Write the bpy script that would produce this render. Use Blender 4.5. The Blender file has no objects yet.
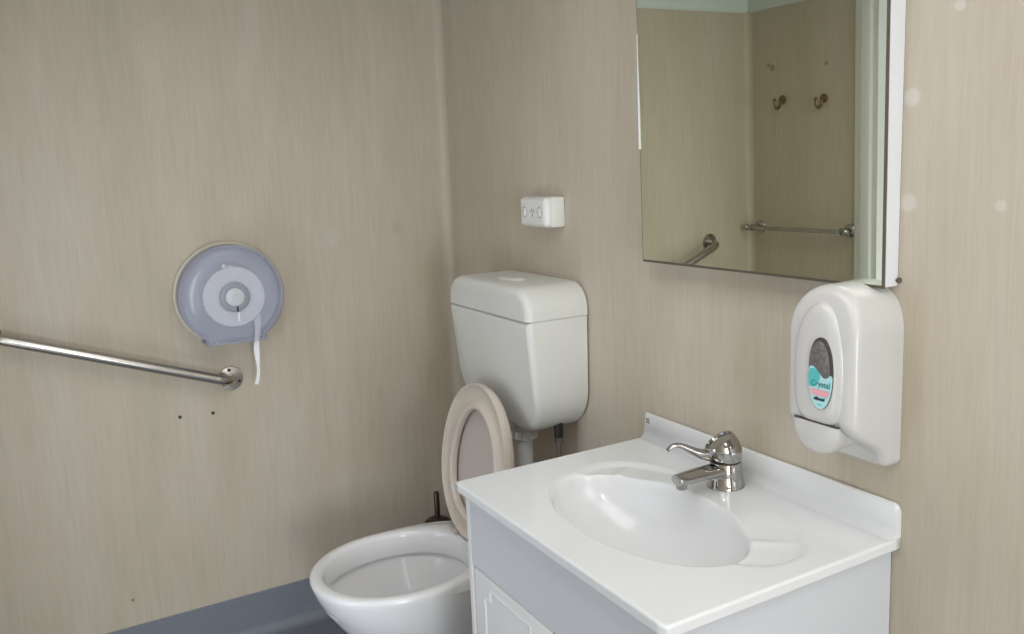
import bpy, bmesh, math, random
from mathutils import Vector, Matrix
random.seed(4)
S = bpy.context.scene
C = S.collection
PI = math.pi
sin, cos = math.sin, math.cos

# ------------------------------------------------------------------ materials
def mat(name, col, rough=.5, metal=0, coat=0, spec=.5, noise=None, bump=None):
    m = bpy.data.materials.new(name); m.use_nodes = True
    nt = m.node_tree; b = nt.nodes['Principled BSDF']
    b.inputs['Base Color'].default_value = (*col, 1)
    b.inputs['Roughness'].default_value = rough
    b.inputs['Metallic'].default_value = metal
    b.inputs['Coat Weight'].default_value = coat
    b.inputs['Coat Roughness'].default_value = .08
    b.inputs['Specular IOR Level'].default_value = spec
    if noise:                                   # (scale, amount): gentle colour mottling of the thing itself
        sc, am = noise
        tc = nt.nodes.new('ShaderNodeTexCoord'); n = nt.nodes.new('ShaderNodeTexNoise')
        n.inputs['Scale'].default_value = sc; n.inputs['Detail'].default_value = 5
        nt.links.new(tc.outputs['Object'], n.inputs['Vector'])
        r = nt.nodes.new('ShaderNodeValToRGB')
        r.color_ramp.elements[0].position = .3; r.color_ramp.elements[1].position = .7
        r.color_ramp.elements[0].color = (*[c*(1-am) for c in col], 1)
        r.color_ramp.elements[1].color = (*[min(1, c*(1+am)) for c in col], 1)
        nt.links.new(n.outputs['Fac'], r.inputs['Fac']); nt.links.new(r.outputs['Color'], b.inputs['Base Color'])
    if bump:
        sc, st = bump
        tc = nt.nodes.new('ShaderNodeTexCoord'); n = nt.nodes.new('ShaderNodeTexNoise')
        n.inputs['Scale'].default_value = sc
        nt.links.new(tc.outputs['Object'], n.inputs['Vector'])
        bp = nt.nodes.new('ShaderNodeBump'); bp.inputs['Strength'].default_value = st; bp.inputs['Distance'].default_value = .002
        nt.links.new(n.outputs['Fac'], bp.inputs['Height']); nt.links.new(bp.outputs['Normal'], b.inputs['Normal'])
    return m

def wall_mat(name='wall laminate'):
    m = bpy.data.materials.new(name); m.use_nodes = True
    nt = m.node_tree; L = nt.links; b = nt.nodes['Principled BSDF']
    b.inputs['Roughness'].default_value = .42
    b.inputs['Specular IOR Level'].default_value = .35
    geo = nt.nodes.new('ShaderNodeNewGeometry')
    def noise(scale, sz, detail=5, rough=.6):
        mp = nt.nodes.new('ShaderNodeMapping'); mp.inputs['Scale'].default_value = (scale, scale, sz)
        L.new(geo.outputs['Position'], mp.inputs['Vector'])
        n = nt.nodes.new('ShaderNodeTexNoise'); n.inputs['Scale'].default_value = 1
        n.inputs['Detail'].default_value = detail; n.inputs['Roughness'].default_value = rough
        L.new(mp.outputs['Vector'], n.inputs['Vector']); return n.outputs['Fac']
    def ramp(f, stops):
        r = nt.nodes.new('ShaderNodeValToRGB')
        while len(r.color_ramp.elements) < len(stops): r.color_ramp.elements.new(.5)
        for e, (p, c) in zip(r.color_ramp.elements, stops): e.position = p; e.color = (*c, 1)
        L.new(f, r.inputs['Fac']); return r.outputs['Color']
    def mix(fac, a, c, mode='MIX'):
        x = nt.nodes.new('ShaderNodeMix'); x.data_type = 'RGBA'; x.blend_type = mode
        if isinstance(fac, float): x.inputs['Factor'].default_value = fac
        else: L.new(fac, x.inputs['Factor'])
        L.new(a, x.inputs['A']); L.new(c, x.inputs['B']); return x.outputs['Result']
    base = ramp(noise(5, 1.1, 6, .62), [(.28, WALL_A), (.5, WALL_B), (.72, WALL_C)])
    fine = ramp(noise(230, 7, 3, .6), [(.25, (.90, .895, .885)), (.5, (1.0, 1.0, 1.0)), (.75, (1.09, 1.095, 1.10))])
    mid = ramp(noise(55, 4, 6, .68), [(.30, (.925, .915, .90)), (.5, (1.0, 1.0, 1.0)), (.72, (1.05, 1.06, 1.075))])
    c = mix(.55, base, mix(1.0, base, fine, 'MULTIPLY'))
    c = mix(.8, c, mix(1.0, c, mid, 'MULTIPLY'))
    # round filler dabs and faint scuffs left on the panels: marks of the wall itself
    for (px, py, pz), r0, amt, colr in DABS:
        vm = nt.nodes.new('ShaderNodeVectorMath'); vm.operation = 'DISTANCE'
        vm.inputs[1].default_value = (px, py, pz); L.new(geo.outputs['Position'], vm.inputs[0])
        mr = nt.nodes.new('ShaderNodeMapRange'); mr.interpolation_type = 'SMOOTHSTEP'
        mr.inputs['From Min'].default_value = r0*.55; mr.inputs['From Max'].default_value = r0
        mr.inputs['To Min'].default_value = amt; mr.inputs['To Max'].default_value = 0
        L.new(vm.outputs['Value'], mr.inputs['Value'])
        rgb = nt.nodes.new('ShaderNodeRGB'); rgb.outputs[0].default_value = (*colr, 1)
        c = mix(mr.outputs['Result'], c, rgb.outputs[0])
    L.new(c, b.inputs['Base Color'])
    return m

WALL_A, WALL_B, WALL_C = (.50, .445, .338), (.548, .483, .39), (.585, .522, .445)
WHT = (.85, .84, .82)
DABS = [((1.883, 0, 1.661), .020, .30, WHT), ((1.882, 0, 1.48), .020, .27, WHT), ((1.964, 0, 1.799), .012, .28, WHT),
        ((2.046, 0, 1.478), .012, .25, WHT), ((0, -.45, 1.355), .035, .35, (.6, .57, .52)), ((0, -.206, 1.372), .028, .4, (.45, .38, .30)),
        ((.138, -1.765, 1.916), .018, .45, (.12, .09, .06)), ((.421, -1.765, 1.903), .014, .45, (.2, .16, .11)), ((.118, -1.765, 1.93), .012, .5, (.16, .12, .08)),
        ((0, -1.195, .243), .007, .8, (.2, .15, .1))]
M = {}
M['wall'] = wall_mat()
M['white_trim'] = mat('white trim paint', (.72, .72, .69), .4)
M['cornice'] = mat('pale cornice paint', (.66, .72, .70), .5)
M['ceiling'] = mat('ceiling white', (.8, .79, .76), .8)
M['vinyl'] = mat('grey vinyl flooring', (.20, .22, .255), .42, noise=(420, .22))
M['ceramic'] = mat('white vitreous china', (.89, .89, .90), .12, coat=.5, spec=.5)
M['plastic'] = mat('white cistern plastic', (.72, .725, .685), .3, coat=.1, noise=(5, .03))
M['seat'] = mat('cream seat plastic', (.68, .61, .53), .28, coat=.2)
M['lid'] = mat('pinkish cream lid plastic', (.60, .525, .49), .35, coat=.1)
M['pipe'] = mat('white pvc pipe', (.72, .72, .69), .35)
M['black'] = mat('black rubber', (.02, .02, .02), .5)
M['hose'] = mat('braided hose', (.22, .215, .20), .4, metal=.7)
M['acrylic'] = mat('white moulded vanity top', (.83, .845, .855), .14, coat=.35)
M['cabinet'] = mat('white melamine', (.67, .685, .72), .4, noise=(3, .015))
M['cabinet_edge'] = mat('white edge banding', (.80, .80, .79), .35)
M['chrome'] = mat('chrome', (.43, .42, .405), .06, metal=1)
M['steel'] = mat('satin stainless steel', (.50, .475, .44), .26, metal=1)
M['dark'] = mat('dark gap', (.03, .03, .03), .6)
M['soap'] = mat('warm white dispenser plastic', (.63, .62, .60), .25, coat=.25)
M['soap_in'] = mat('grey pouch window', (.17, .155, .155), .25, noise=(140, .3))
M['soap_rim'] = mat('dark window rim', (.07, .055, .055), .4)
M['cyan'] = mat('pale cyan label', (.46, .78, .80), .4)
M['teal'] = mat('teal print', (.10, .52, .53), .4)
M['tealtext'] = mat('dark teal print', (.02, .22, .25), .5)
M['pink'] = mat('pink print', (.85, .42, .47), .5)
M['print'] = mat('black print', (.03, .03, .05), .5)
M['gpo'] = mat('white socket plastic', (.80, .80, .77), .3, coat=.1)
M['gpo_grey'] = mat('grey socket slots', (.20, .20, .20), .5)
M['cream'] = mat('cream back plate plastic', (.74, .70, .585), .4)
M['paper'] = mat('white tissue', (.93, .93, .92), .9, noise=(60, .03))
M['liner'] = mat('blue grey liner plastic', (.54, .56, .635), .5)
M['hubgrey'] = mat('blue grey plastic', (.30, .325, .38), .35)
M['hubwhite'] = mat('pale hub plastic', (.62, .645, .68), .35)
M['bronze'] = mat('aged brass', (.24, .165, .075), .35, metal=.7)
M['plug'] = mat('dark green wall plug', (.015, .05, .035), .5)
M['brushmetal'] = mat('bronzed steel', (.10, .075, .06), .3, metal=.9)
M['bristle'] = mat('white bristle', (.7, .7, .68), .8)
M['edge'] = mat('brownish mirror edge', (.10, .085, .06), .4)
M['mirwhite'] = mat('white mirror backing', (.78, .80, .83), .35)
M['door'] = mat('cream door paint', (.70, .69, .63), .4)
M['sticker'] = mat('grey sticker', (.25, .24, .24), .5)
M['water'] = mat('still water', (.75, .77, .78), .03)

def mirror_mat():
    m = bpy.data.materials.new('mirror glass'); m.use_nodes = True
    b = m.node_tree.nodes['Principled BSDF']
    b.inputs['Base Color'].default_value = (.82, .85, .72, 1); b.inputs['Metallic'].default_value = 1
    b.inputs['Roughness'].default_value = .012; return m
M['mirror'] = mirror_mat()
def cover_mat():
    m = bpy.data.materials.new('smoky translucent plastic'); m.use_nodes = True
    nt = m.node_tree; b = nt.nodes['Principled BSDF']; out = nt.nodes['Material Output']
    b.inputs['Base Color'].default_value = (.56, .575, .65, 1); b.inputs['Roughness'].default_value = .16
    b.inputs['Coat Weight'].default_value = .3
    t = nt.nodes.new('ShaderNodeBsdfTransparent'); t.inputs['Color'].default_value = (.93, .94, 1, 1)
    x = nt.nodes.new('ShaderNodeMixShader'); x.inputs[0].default_value = .36
    nt.links.new(t.outputs[0], x.inputs[1]); nt.links.new(b.outputs[0], x.inputs[2]); nt.links.new(x.outputs[0], out.inputs[0])
    return m
M['cover'] = cover_mat()
def glass_mat():
    m = bpy.data.materials.new('window glass'); m.use_nodes = True
    nt = m.node_tree; b = nt.nodes['Principled BSDF']; out = nt.nodes['Material Output']
    b.inputs['Roughness'].default_value = .03
    t = nt.nodes.new('ShaderNodeBsdfTransparent'); x = nt.nodes.new('ShaderNodeMixShader'); x.inputs[0].default_value = .08
    nt.links.new(t.outputs[0], x.inputs[1]); nt.links.new(b.outputs[0], x.inputs[2]); nt.links.new(x.outputs[0], out.inputs[0])
    return m
M['glass'] = glass_mat()
def emis(name, col, st):
    m = bpy.data.materials.new(name); m.use_nodes = True
    b = m.node_tree.nodes['Principled BSDF']; b.inputs['Base Color'].default_value = (.8, .8, .8, 1)
    b.inputs['Emission Color'].default_value = (*col, 1); b.inputs['Emission Strength'].default_value = st; return m

# ------------------------------------------------------------------ mesh helpers
def new(): return bmesh.new()
def add_box(bm, x0, x1, y0, y1, z0, z1, bev=0, seg=2):
    vs = [bm.verts.new((x, y, z)) for x in (x0, x1) for y in (y0, y1) for z in (z0, z1)]
    fs = []
    for f in ((0, 1, 3, 2), (4, 6, 7, 5), (0, 4, 5, 1), (2, 3, 7, 6), (0, 2, 6, 4), (1, 5, 7, 3)):
        fs.append(bm.faces.new([vs[i] for i in f]))
    if bev > 0:
        es = {e for f in fs for e in f.edges}
        bmesh.ops.bevel(bm, geom=list(es), offset=bev, segments=seg, profile=.5, affect='EDGES')
def loft(bm, rings, cap0=True, cap1=True, closed=True):
    R = [[bm.verts.new(p) for p in r] for r in rings]
    n = len(R[0])
    for a, b in zip(R, R[1:]):
        for i in range(n if closed else n-1):
            j = (i+1) % n
            bm.faces.new((a[i], a[j], b[j], b[i]))
    if cap0: bm.faces.new(list(reversed(R[0])))
    if cap1: bm.faces.new(R[-1])
    return R
def tube(bm, pts, rad, n=16, caps=True, flat=None):
    pts = [Vector(p) for p in pts]; m = len(pts)
    rad = rad if isinstance(rad, (list, tuple)) else [rad]*m
    T = [(pts[min(i+1, m-1)]-pts[max(i-1, 0)]).normalized() for i in range(m)]
    ref = Vector((0, 0, 1)) if abs(T[0].z) < .9 else Vector((1, 0, 0))
    N = (ref-T[0]*ref.dot(T[0])).normalized(); rings = []
    for i in range(m):
        N = (N-T[i]*N.dot(T[i])).normalized(); B = T[i].cross(N)
        r = rad[i]; ra, rb = (r if isinstance(r, (list, tuple)) else (r, r))
        rings.append([pts[i]+N*ra*cos(2*PI*k/n)+B*rb*sin(2*PI*k/n) for k in range(n)])
    loft(bm, rings, caps, caps)
def smooth_path(pts, k=8):
    P = [Vector(p) for p in pts]; out = []
    for i in range(len(P)-1):
        p0 = P[max(i-1, 0)]; p1 = P[i]; p2 = P[i+1]; p3 = P[min(i+2, len(P)-1)]
        for s in range(k):
            t = s/k
            out.append(.5*((2*p1)+(p2-p0)*t+(2*p0-5*p1+4*p2-p3)*t*t+(3*p1-p0-3*p2+p3)*t**3))
    out.append(P[-1]); return out
def lathe(bm, prof, o, axis, n=40, cap0=True, cap1=True):
    """prof: (radius, distance along axis)"""
    a = Vector(axis).normalized(); ref = Vector((0, 0, 1)) if abs(a.z) < .9 else Vector((1, 0, 0))
    u = (ref-a*ref.dot(a)).normalized(); v = a.cross(u); o = Vector(o)
    loft(bm, [[o+a*d+(u*cos(2*PI*k/n)+v*sin(2*PI*k/n))*max(r, 1e-4) for k in range(n)] for r, d in prof], cap0, cap1)
def finish(bm, sharp=35, smooth=True):
    bmesh.ops.remove_doubles(bm, verts=bm.verts, dist=1e-6)
    bmesh.ops.recalc_face_normals(bm, faces=bm.faces)
    th = math.radians(sharp)
    for f in bm.faces: f.smooth = smooth
    for e in bm.edges:
        if len(e.link_faces) == 2 and e.calc_face_angle(0) > th: e.smooth = False
def obj(name, bm, m, parent=None, sharp=35, keep=False, smooth=True):
    if not keep: finish(bm, sharp, smooth)
    me = bpy.data.meshes.new(name); bm.to_mesh(me); bm.free()
    me.materials.append(M[m] if isinstance(m, str) else m)
    o = bpy.data.objects.new(name, me); C.objects.link(o)
    if parent is not None:
        off = Vector((0, 0, 0)); p = parent
        while p: off += p.location; p = p.parent
        me.transform(Matrix.Translation(-off)); o.parent = parent
    else:
        ps = [v.co for v in me.vertices]
        o0 = Vector(((min(p.x for p in ps)+max(p.x for p in ps))/2, (min(p.y for p in ps)+max(p.y for p in ps))/2, min(p.z for p in ps)))
        me.transform(Matrix.Translation(-o0)); o.location = o0
    return o
def thing(name, label, cat, loc, group=None):
    o = bpy.data.objects.new(name, None); o.empty_display_size = .05; C.objects.link(o); o.location = loc
    o['label'] = label; o['category'] = cat
    if group: o['group'] = group
    return o
def tag(o, label, cat, group=None):
    o['label'] = label; o['category'] = cat
    if group: o['group'] = group
    return o
def struct(name, bm, m, label=None, cat=None, **k):
    o = obj(name, bm, m, **k); o['kind'] = 'structure'
    if label: o['label'] = label; o['category'] = cat
    return o
def box(name, m, parent, *a, bev=0, seg=2):
    b = new(); add_box(b, *a, bev=bev, seg=seg); return obj(name, b, m, parent)

# ------------------------------------------------------------------ camera
cam = bpy.data.cameras.new('camera'); co = bpy.data.objects.new('camera', cam); C.objects.link(co); S.camera = co
co.location = (2.8340411, -1.33649876, 1.57057623)
co.rotation_euler = tuple(math.radians(a) for a in (81.03938353, 2.34391486, 60.39746626))
cam.sensor_width = 36; cam.lens = 843.4628821712628*36/1024; cam.shift_y = -17/1024; cam.clip_start = .02

# ------------------------------------------------------------------ room shell
YF, XR, HC = -1.765, 4.6, 2.26
b = new(); add_box(b, -.1, XR+.1, YF-.1, .1, -.08, 0); struct('floor', b, 'vinyl', 'grey speckled vinyl floor of the small washroom', 'floor')
b = new(); add_box(b, -.1, XR+.1, YF-.1, .1, HC, HC+.08); struct('ceiling', b, 'ceiling', 'plain off-white ceiling above the washroom', 'ceiling')
b = new(); add_box(b, -.1, 0, YF-.1, .1, 0, HC); struct('wall_left', b, 'wall', 'beige streaked wall panel carrying the sloping grab rail', 'wall')
b = new(); add_box(b, 0, XR, 0, .1, 0, HC); struct('wall_back', b, 'wall', 'beige streaked wall behind the toilet, vanity and mirror', 'wall')
# front wall with the doorway (seen only in the mirror)
DX0, DX1, DZ = .652, 1.475, 2.15
b = new(); add_box(b, 0, DX0, YF-.1, YF, 0, HC); add_box(b, DX1, XR, YF-.1, YF, 0, HC); add_box(b, DX0, DX1, YF-.1, YF, DZ, HC)
struct('wall_front', b, 'wall', 'beige wall with towel rail and hooks seen in the mirror', 'wall')
# right wall with a wide window behind the photographer
WY0, WY1, WZ0, WZ1 = -1.68, -.74, .30, 1.55
b = new(); add_box(b, XR, XR+.1, YF, WY0, 0, HC); add_box(b, XR, XR+.1, WY1, 0, 0, HC)
add_box(b, XR, XR+.1, WY0, WY1, 0, WZ0); add_box(b, XR, XR+.1, WY0, WY1, WZ1, HC)
struct('wall_right', b, 'wall', 'beige end wall with the wide window, behind the camera', 'wall')
b = new()
for a in ((WY0, WY0+.03, WZ0, WZ1), (WY1-.03, WY1, WZ0, WZ1), (WY0, WY1, WZ0, WZ0+.03), (WY0, WY1, WZ1-.03, WZ1)):
    add_box(b, XR+.02, XR+.07, a[0], a[1], a[2], a[3], .003, 1)
w = struct('window_1', b, 'white_trim', 'wide window in the end wall', 'window')
b = new(); add_box(b, XR+.043, XR+.047, WY0+.03, WY1-.03, WZ0+.03, WZ1-.03); p_ = obj('window_pane', b, 'glass', w)
# coved corners of the wall lining
def cove(x, y, sx, sy, r, z0, z1, name, label):
    b = new(); P = [(x, y)]
    for k in range(9):
        t = PI/2*k/8
        P.append((x+sx*r*(1-sin(t)), y+sy*r*(1-cos(t))))
    P = [P[0]]+P[1:]
    loft(b, [[(p[0], p[1], z) for p in P] for z in (z0, z1)])
    struct(name, b, 'wall', label, 'corner strip')
cove(0, 0, 1, -1, .03, .15, 2.18, 'trim_1', 'rounded lining strip in the corner behind the cistern')
cove(0, YF, 1, 1, .03, .15, 2.18, 'trim_2', 'rounded lining strip in the corner beside the towel rail')
# cornices
def cornice(P0, P1, inward, name, label):
    z0 = 2.172; h = HC-z0; b = new(); prof = [(0, HC), (0, z0)]
    prof += [(.004, z0), (.006, z0+.006)]
    for k in range(9):
        t = PI/2*k/8
        prof.append((.008+h*.85*(1-cos(t)), z0+.008+(h-.014)*sin(t)))
    prof += [(h*.9, HC-.004), (h*.9, HC)]
    rings = []
    for P in (P0, P1): rings.append([(P[0]+inward[0]*d, P[1]+inward[1]*d, z) for d, z in prof])
    loft(b, rings); struct(name, b, 'cornice', label, 'cornice')
cornice((0, YF, 0), (0, 0, 0), (1, 0), 'trim_3', 'pale cornice along the top of the grab rail wall')
cornice((.0, YF, 0), (XR, YF, 0), (0, 1), 'trim_4', 'pale cornice along the top of the hook wall')
cornice((.0, 0, 0), (XR, 0, 0), (0, -1), 'trim_5', 'pale cornice along the top of the vanity wall')
# door frame and door in the front wall
def architrave():
    b = new()
    prof = [(0, 0), (0, .012), (.006, .018), (.030, .020), (.034, .024), (.068, .024), (.074, .020), (.074, 0)]
    x0 = DX0-.085
    loft(b, [[(x0+p[0], YF+p[1], z) for p in prof] for z in (0, 2.17)])
    loft(b, [[(DX1+.085-p[0], YF+p[1], z) for p in prof] for z in (0, 2.17)])
    struct('trim_6', b, 'white_trim', 'white stepped architrave around the door seen in the mirror', 'door frame')
    b = new(); add_box(b, DX0-.015, DX0+.012, YF-.1, YF+.002, 0, DZ); add_box(b, DX1-.012, DX1+.015, YF-.1, YF+.002, 0, DZ); add_box(b, DX0, DX1, YF-.1, YF+.002, DZ-.012, DZ+.012)
    struct('trim_7', b, 'white_trim', 'white door lining inside the architrave', 'door frame')
architrave()
b = new(); add_box(b, DX1+.03, DX1+.067, YF-.12-.78, YF-.125, .008, DZ-.014, .002, 1)      # leaf swung outwards, open
d = struct('door_1', b, 'door', 'cream flush door standing open outside the doorway', 'door')
b = new(); lathe(b, [(.026, 0), (.026, .006), (.010, .008), (.010, .04), (.022, .045), (.025, .06), (.018, .068), (.001, .07)], (DX1+.03, YF-.12-.71, 1.0), (-1, 0, 0)); obj('door_knob', b, 'steel', d)
# coved vinyl skirting
def skirting(path, name, label):
    """path: list of (x,y) corner points with inward normals"""
    h, r, t = .1555, .035, .004
    prof = [(0, 0), (0, h), (t*.6, h), (t, h-.002)]
    for k in range(9):
        a = PI/2*k/8
        prof.append((t+r*(1-cos(a)), r*(1-sin(a))+.0015))
    prof.append((t+r, 0))
    rings = [[(x+nx*d, y+ny*d, z) for d, z in prof] for x, y, nx, ny in path]
    b = new(); loft(b, rings); struct(name, b, 'vinyl', label, 'skirting')
skirting([(0, YF, 1, 1), (0, 0, 1, -1)], 'baseboard_left', 'grey coved vinyl skirting under the grab rail wall')
skirting([(0, 0, 1, -1), (XR, 0, -1, -1)], 'baseboard_back', 'grey coved vinyl skirting behind the toilet and vanity')
skirting([(0, YF, 1, 1), (DX0-.085, YF, 0, 1)], 'baseboard_front', 'grey coved vinyl skirting under the towel rail')

# ------------------------------------------------------------------ toilet
XC = .648
def egg(yf, yb, hw, z, yc=-.53, n=72, ex=2.2, xc=XC):
    out = []
    for k in range(n):
        t = 2*PI*k/n; c, s = cos(t), sin(t)
        if s <= 0: x, y = hw*math.copysign(abs(c)**(2/2.08), c), (yc-yf)*-(abs(s)**(2/2.08))
        else: x, y = hw*math.copysign(abs(c)**(2/ex), c), (yb-yc)*abs(s)**(2/ex)
        out.append((xc+x, yc+y, z))
    return out
def build_toilet():
    t = thing('toilet', 'white china toilet pan with its cream seat raised, beside the vanity', 'toilet', (XC, -.45, 0))
    b = new(); Z = .456
    def egg2(yf, yb, hw, z, yc=-.53): return egg(yf-.010*min(1, z/.4), yb, hw+.007*min(1, z/.4), z, yc)
    rings = [egg2(-.60, -.13, .118, .0, -.40), egg2(-.605, -.13, .122, .012, -.40), egg2(-.585, -.14, .112, .06, -.40), egg2(-.59, -.14, .115, .14, -.42),
             egg2(-.635, -.15, .145, .22, -.45), egg2(-.690, -.16, .178, .30, -.49), egg2(-.735, -.165, .200, .36, -.52), egg2(-.760, -.17, .210, .405, -.53), egg2(-.768, -.17, .214, .43, -.53),
             egg2(-.771, -.17, .216, .443), egg2(-.768, -.172, .214, .451), egg2(-.760, -.178, .207, .456),
             egg2(-.742, -.28, .189, .4565), egg2(-.735, -.30, .182, .452), egg2(-.732, -.305, .179, .442),
             egg2(-.728, -.31, .175, .388), egg2(-.729, -.309, .176, .385), egg2(-.744, -.295, .191, .3845), egg2(-.745, -.295, .192, .376), egg2(-.738, -.30, .186, .362),
             egg2(-.712, -.31, .165, .32), egg2(-.66, -.33, .13, .25), egg2(-.60, -.36, .095, .19), egg2(-.56, -.39, .07, .15)]
    loft(b, rings)
    obj('pan', b, 'ceramic', t, 50)
    # trapway and outlet behind the pedestal
    b = new(); tube(b, smooth_path([(XC, -.22, .30), (XC, -.12, .25), (XC, -.075, .16), (XC, -.07, .03)], 6), .055, 20); obj('trapway', b, 'ceramic', t)
    # rear deck that carries the hinges
    b = new()
    oo = egg(-.78, -.165, .2225, 0, yc=-.52, n=120, ex=2.35); ii = egg(-.73, -.23, .190, 0, yc=-.50, n=120, ex=2.3)
    idx = [k % 120 for k in range(-3, 64)]; rr = []
    for q, k in enumerate(idx):
        f = min(1, min(q, len(idx)-1-q)/14); o_, i_ = oo[k], ii[k]
        ox, oy = i_[0]+(o_[0]-i_[0])*(.86+.14*f), i_[1]+(o_[1]-i_[1])*(.86+.14*f)
        rr.append([(i_[0], i_[1], .452), (ox+(i_[0]-ox)*.15, oy+(i_[1]-oy)*.15, .4545), (ox, oy, .448), (ox, oy, .436-.024*f), (ox+(i_[0]-ox)*.12, oy+(i_[1]-oy)*.12, .434-.026*f), (i_[0], i_[1], .434-.026*f)])
    loft(b, rr)
    def so(f, z): return [(XC+.15*f*math.copysign(abs(cos(2*PI*k/40))**.6, cos(2*PI*k/40)), -.235+.072*f*math.copysign(abs(sin(2*PI*k/40))**.6, sin(2*PI*k/40)), z) for k in range(40)]
    loft(b, [so(1, .41), so(1, .449), so(.97, .4545), so(.9, .4565)])
    obj('rear_deck', b, 'ceramic', t)
    b = new(); loft(b, [egg(-.605, -.36, .098, .19), egg(-.606, -.36, .098, .191)]); obj('water', b, 'water', t)
    # raised seat, leaning back
    hy, hz = -.292, .470; lean = math.radians(8.2)
    up = Vector((0, sin(lean), cos(lean))); fw = Vector((0, -cos(lean), sin(lean))); H = Vector((XC, hy, hz))
    def P(u, v, w): return H+Vector((u, 0, 0))+up*v+fw*w
    N = 96
    def ov(u0, vc, hw, vu, vd, exd=2.0):
        r = []
        for k in range(N):
            a = 2*PI*k/N; c, s = cos(a), sin(a)
            e = 2.0 if s >= 0 else exd
            r.append((u0+hw*math.copysign(abs(c)**(2/e), c), vc+(vu if s >= 0 else vd)*math.copysign(abs(s)**(2/e), s)))
        return r
    O = ov(.007, .222, .203, .247, .222, 2.1); I = ov(.010, .20, .133, .192, .135, 2.2)
    def ring(t_, w): return [P(o[0]*(1-t_)+i[0]*t_, o[1]*(1-t_)+i[1]*t_, w) for o, i in zip(O, I)]
    b = new()
    prof = [(0, 0), (-.012, .004), (-.016, .017), (-.006, .0215), (.03, .0215), (.065, .019), (.10, .0105), (.2, .0075), (.45, .007), (.62, .0085), (.70, .0155), (.78, .0225), (.90, .0235), (.97, .021), (1, .015), (1.0, .004), (.96, 0)]
    rs = [ring(t_, w) for t_, w in prof]
    R = [[b.verts.new(p) for p in r] for r in rs]
    for q in range(len(R)):
        a_, c_ = R[q], R[(q+1) % len(R)]
        for k in range(N): b.faces.new((a_[k], a_[(k+1) % N], c_[(k+1) % N], c_[k]))
    obj('seat', b, 'seat', t, 60)
    b = new()
    L0 = ov(.007, .222, .196, .240, .222, 2.1)
    def lr(f, w): return [P(p[0]*f, .225+(p[1]-.225)*f, w) for p in L0]
    loft(b, [lr(.96, -.018), lr(.99, -.0155), lr(1, -.010), lr(1, -.005), lr(.985, -.003), lr(.9, -.006), lr(.5, -.007)])
    o = obj('lid', b, 'lid', t, 60); o['label'] = 'pinkish cream lid leaning behind the raised seat'
    for s in (-1, 1):
        b = new()
        add_box(b, XC+s*.078-.018, XC+s*.078+.018, -.312, -.262, .457, .470, .004)
        tube(b, [(XC+s*.078-.024, -.288, .478), (XC+s*.078+.024, -.288, .478)], .0125, 16)
        obj('hinge', b, 'seat', t)
    return t
build_toilet()

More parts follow.
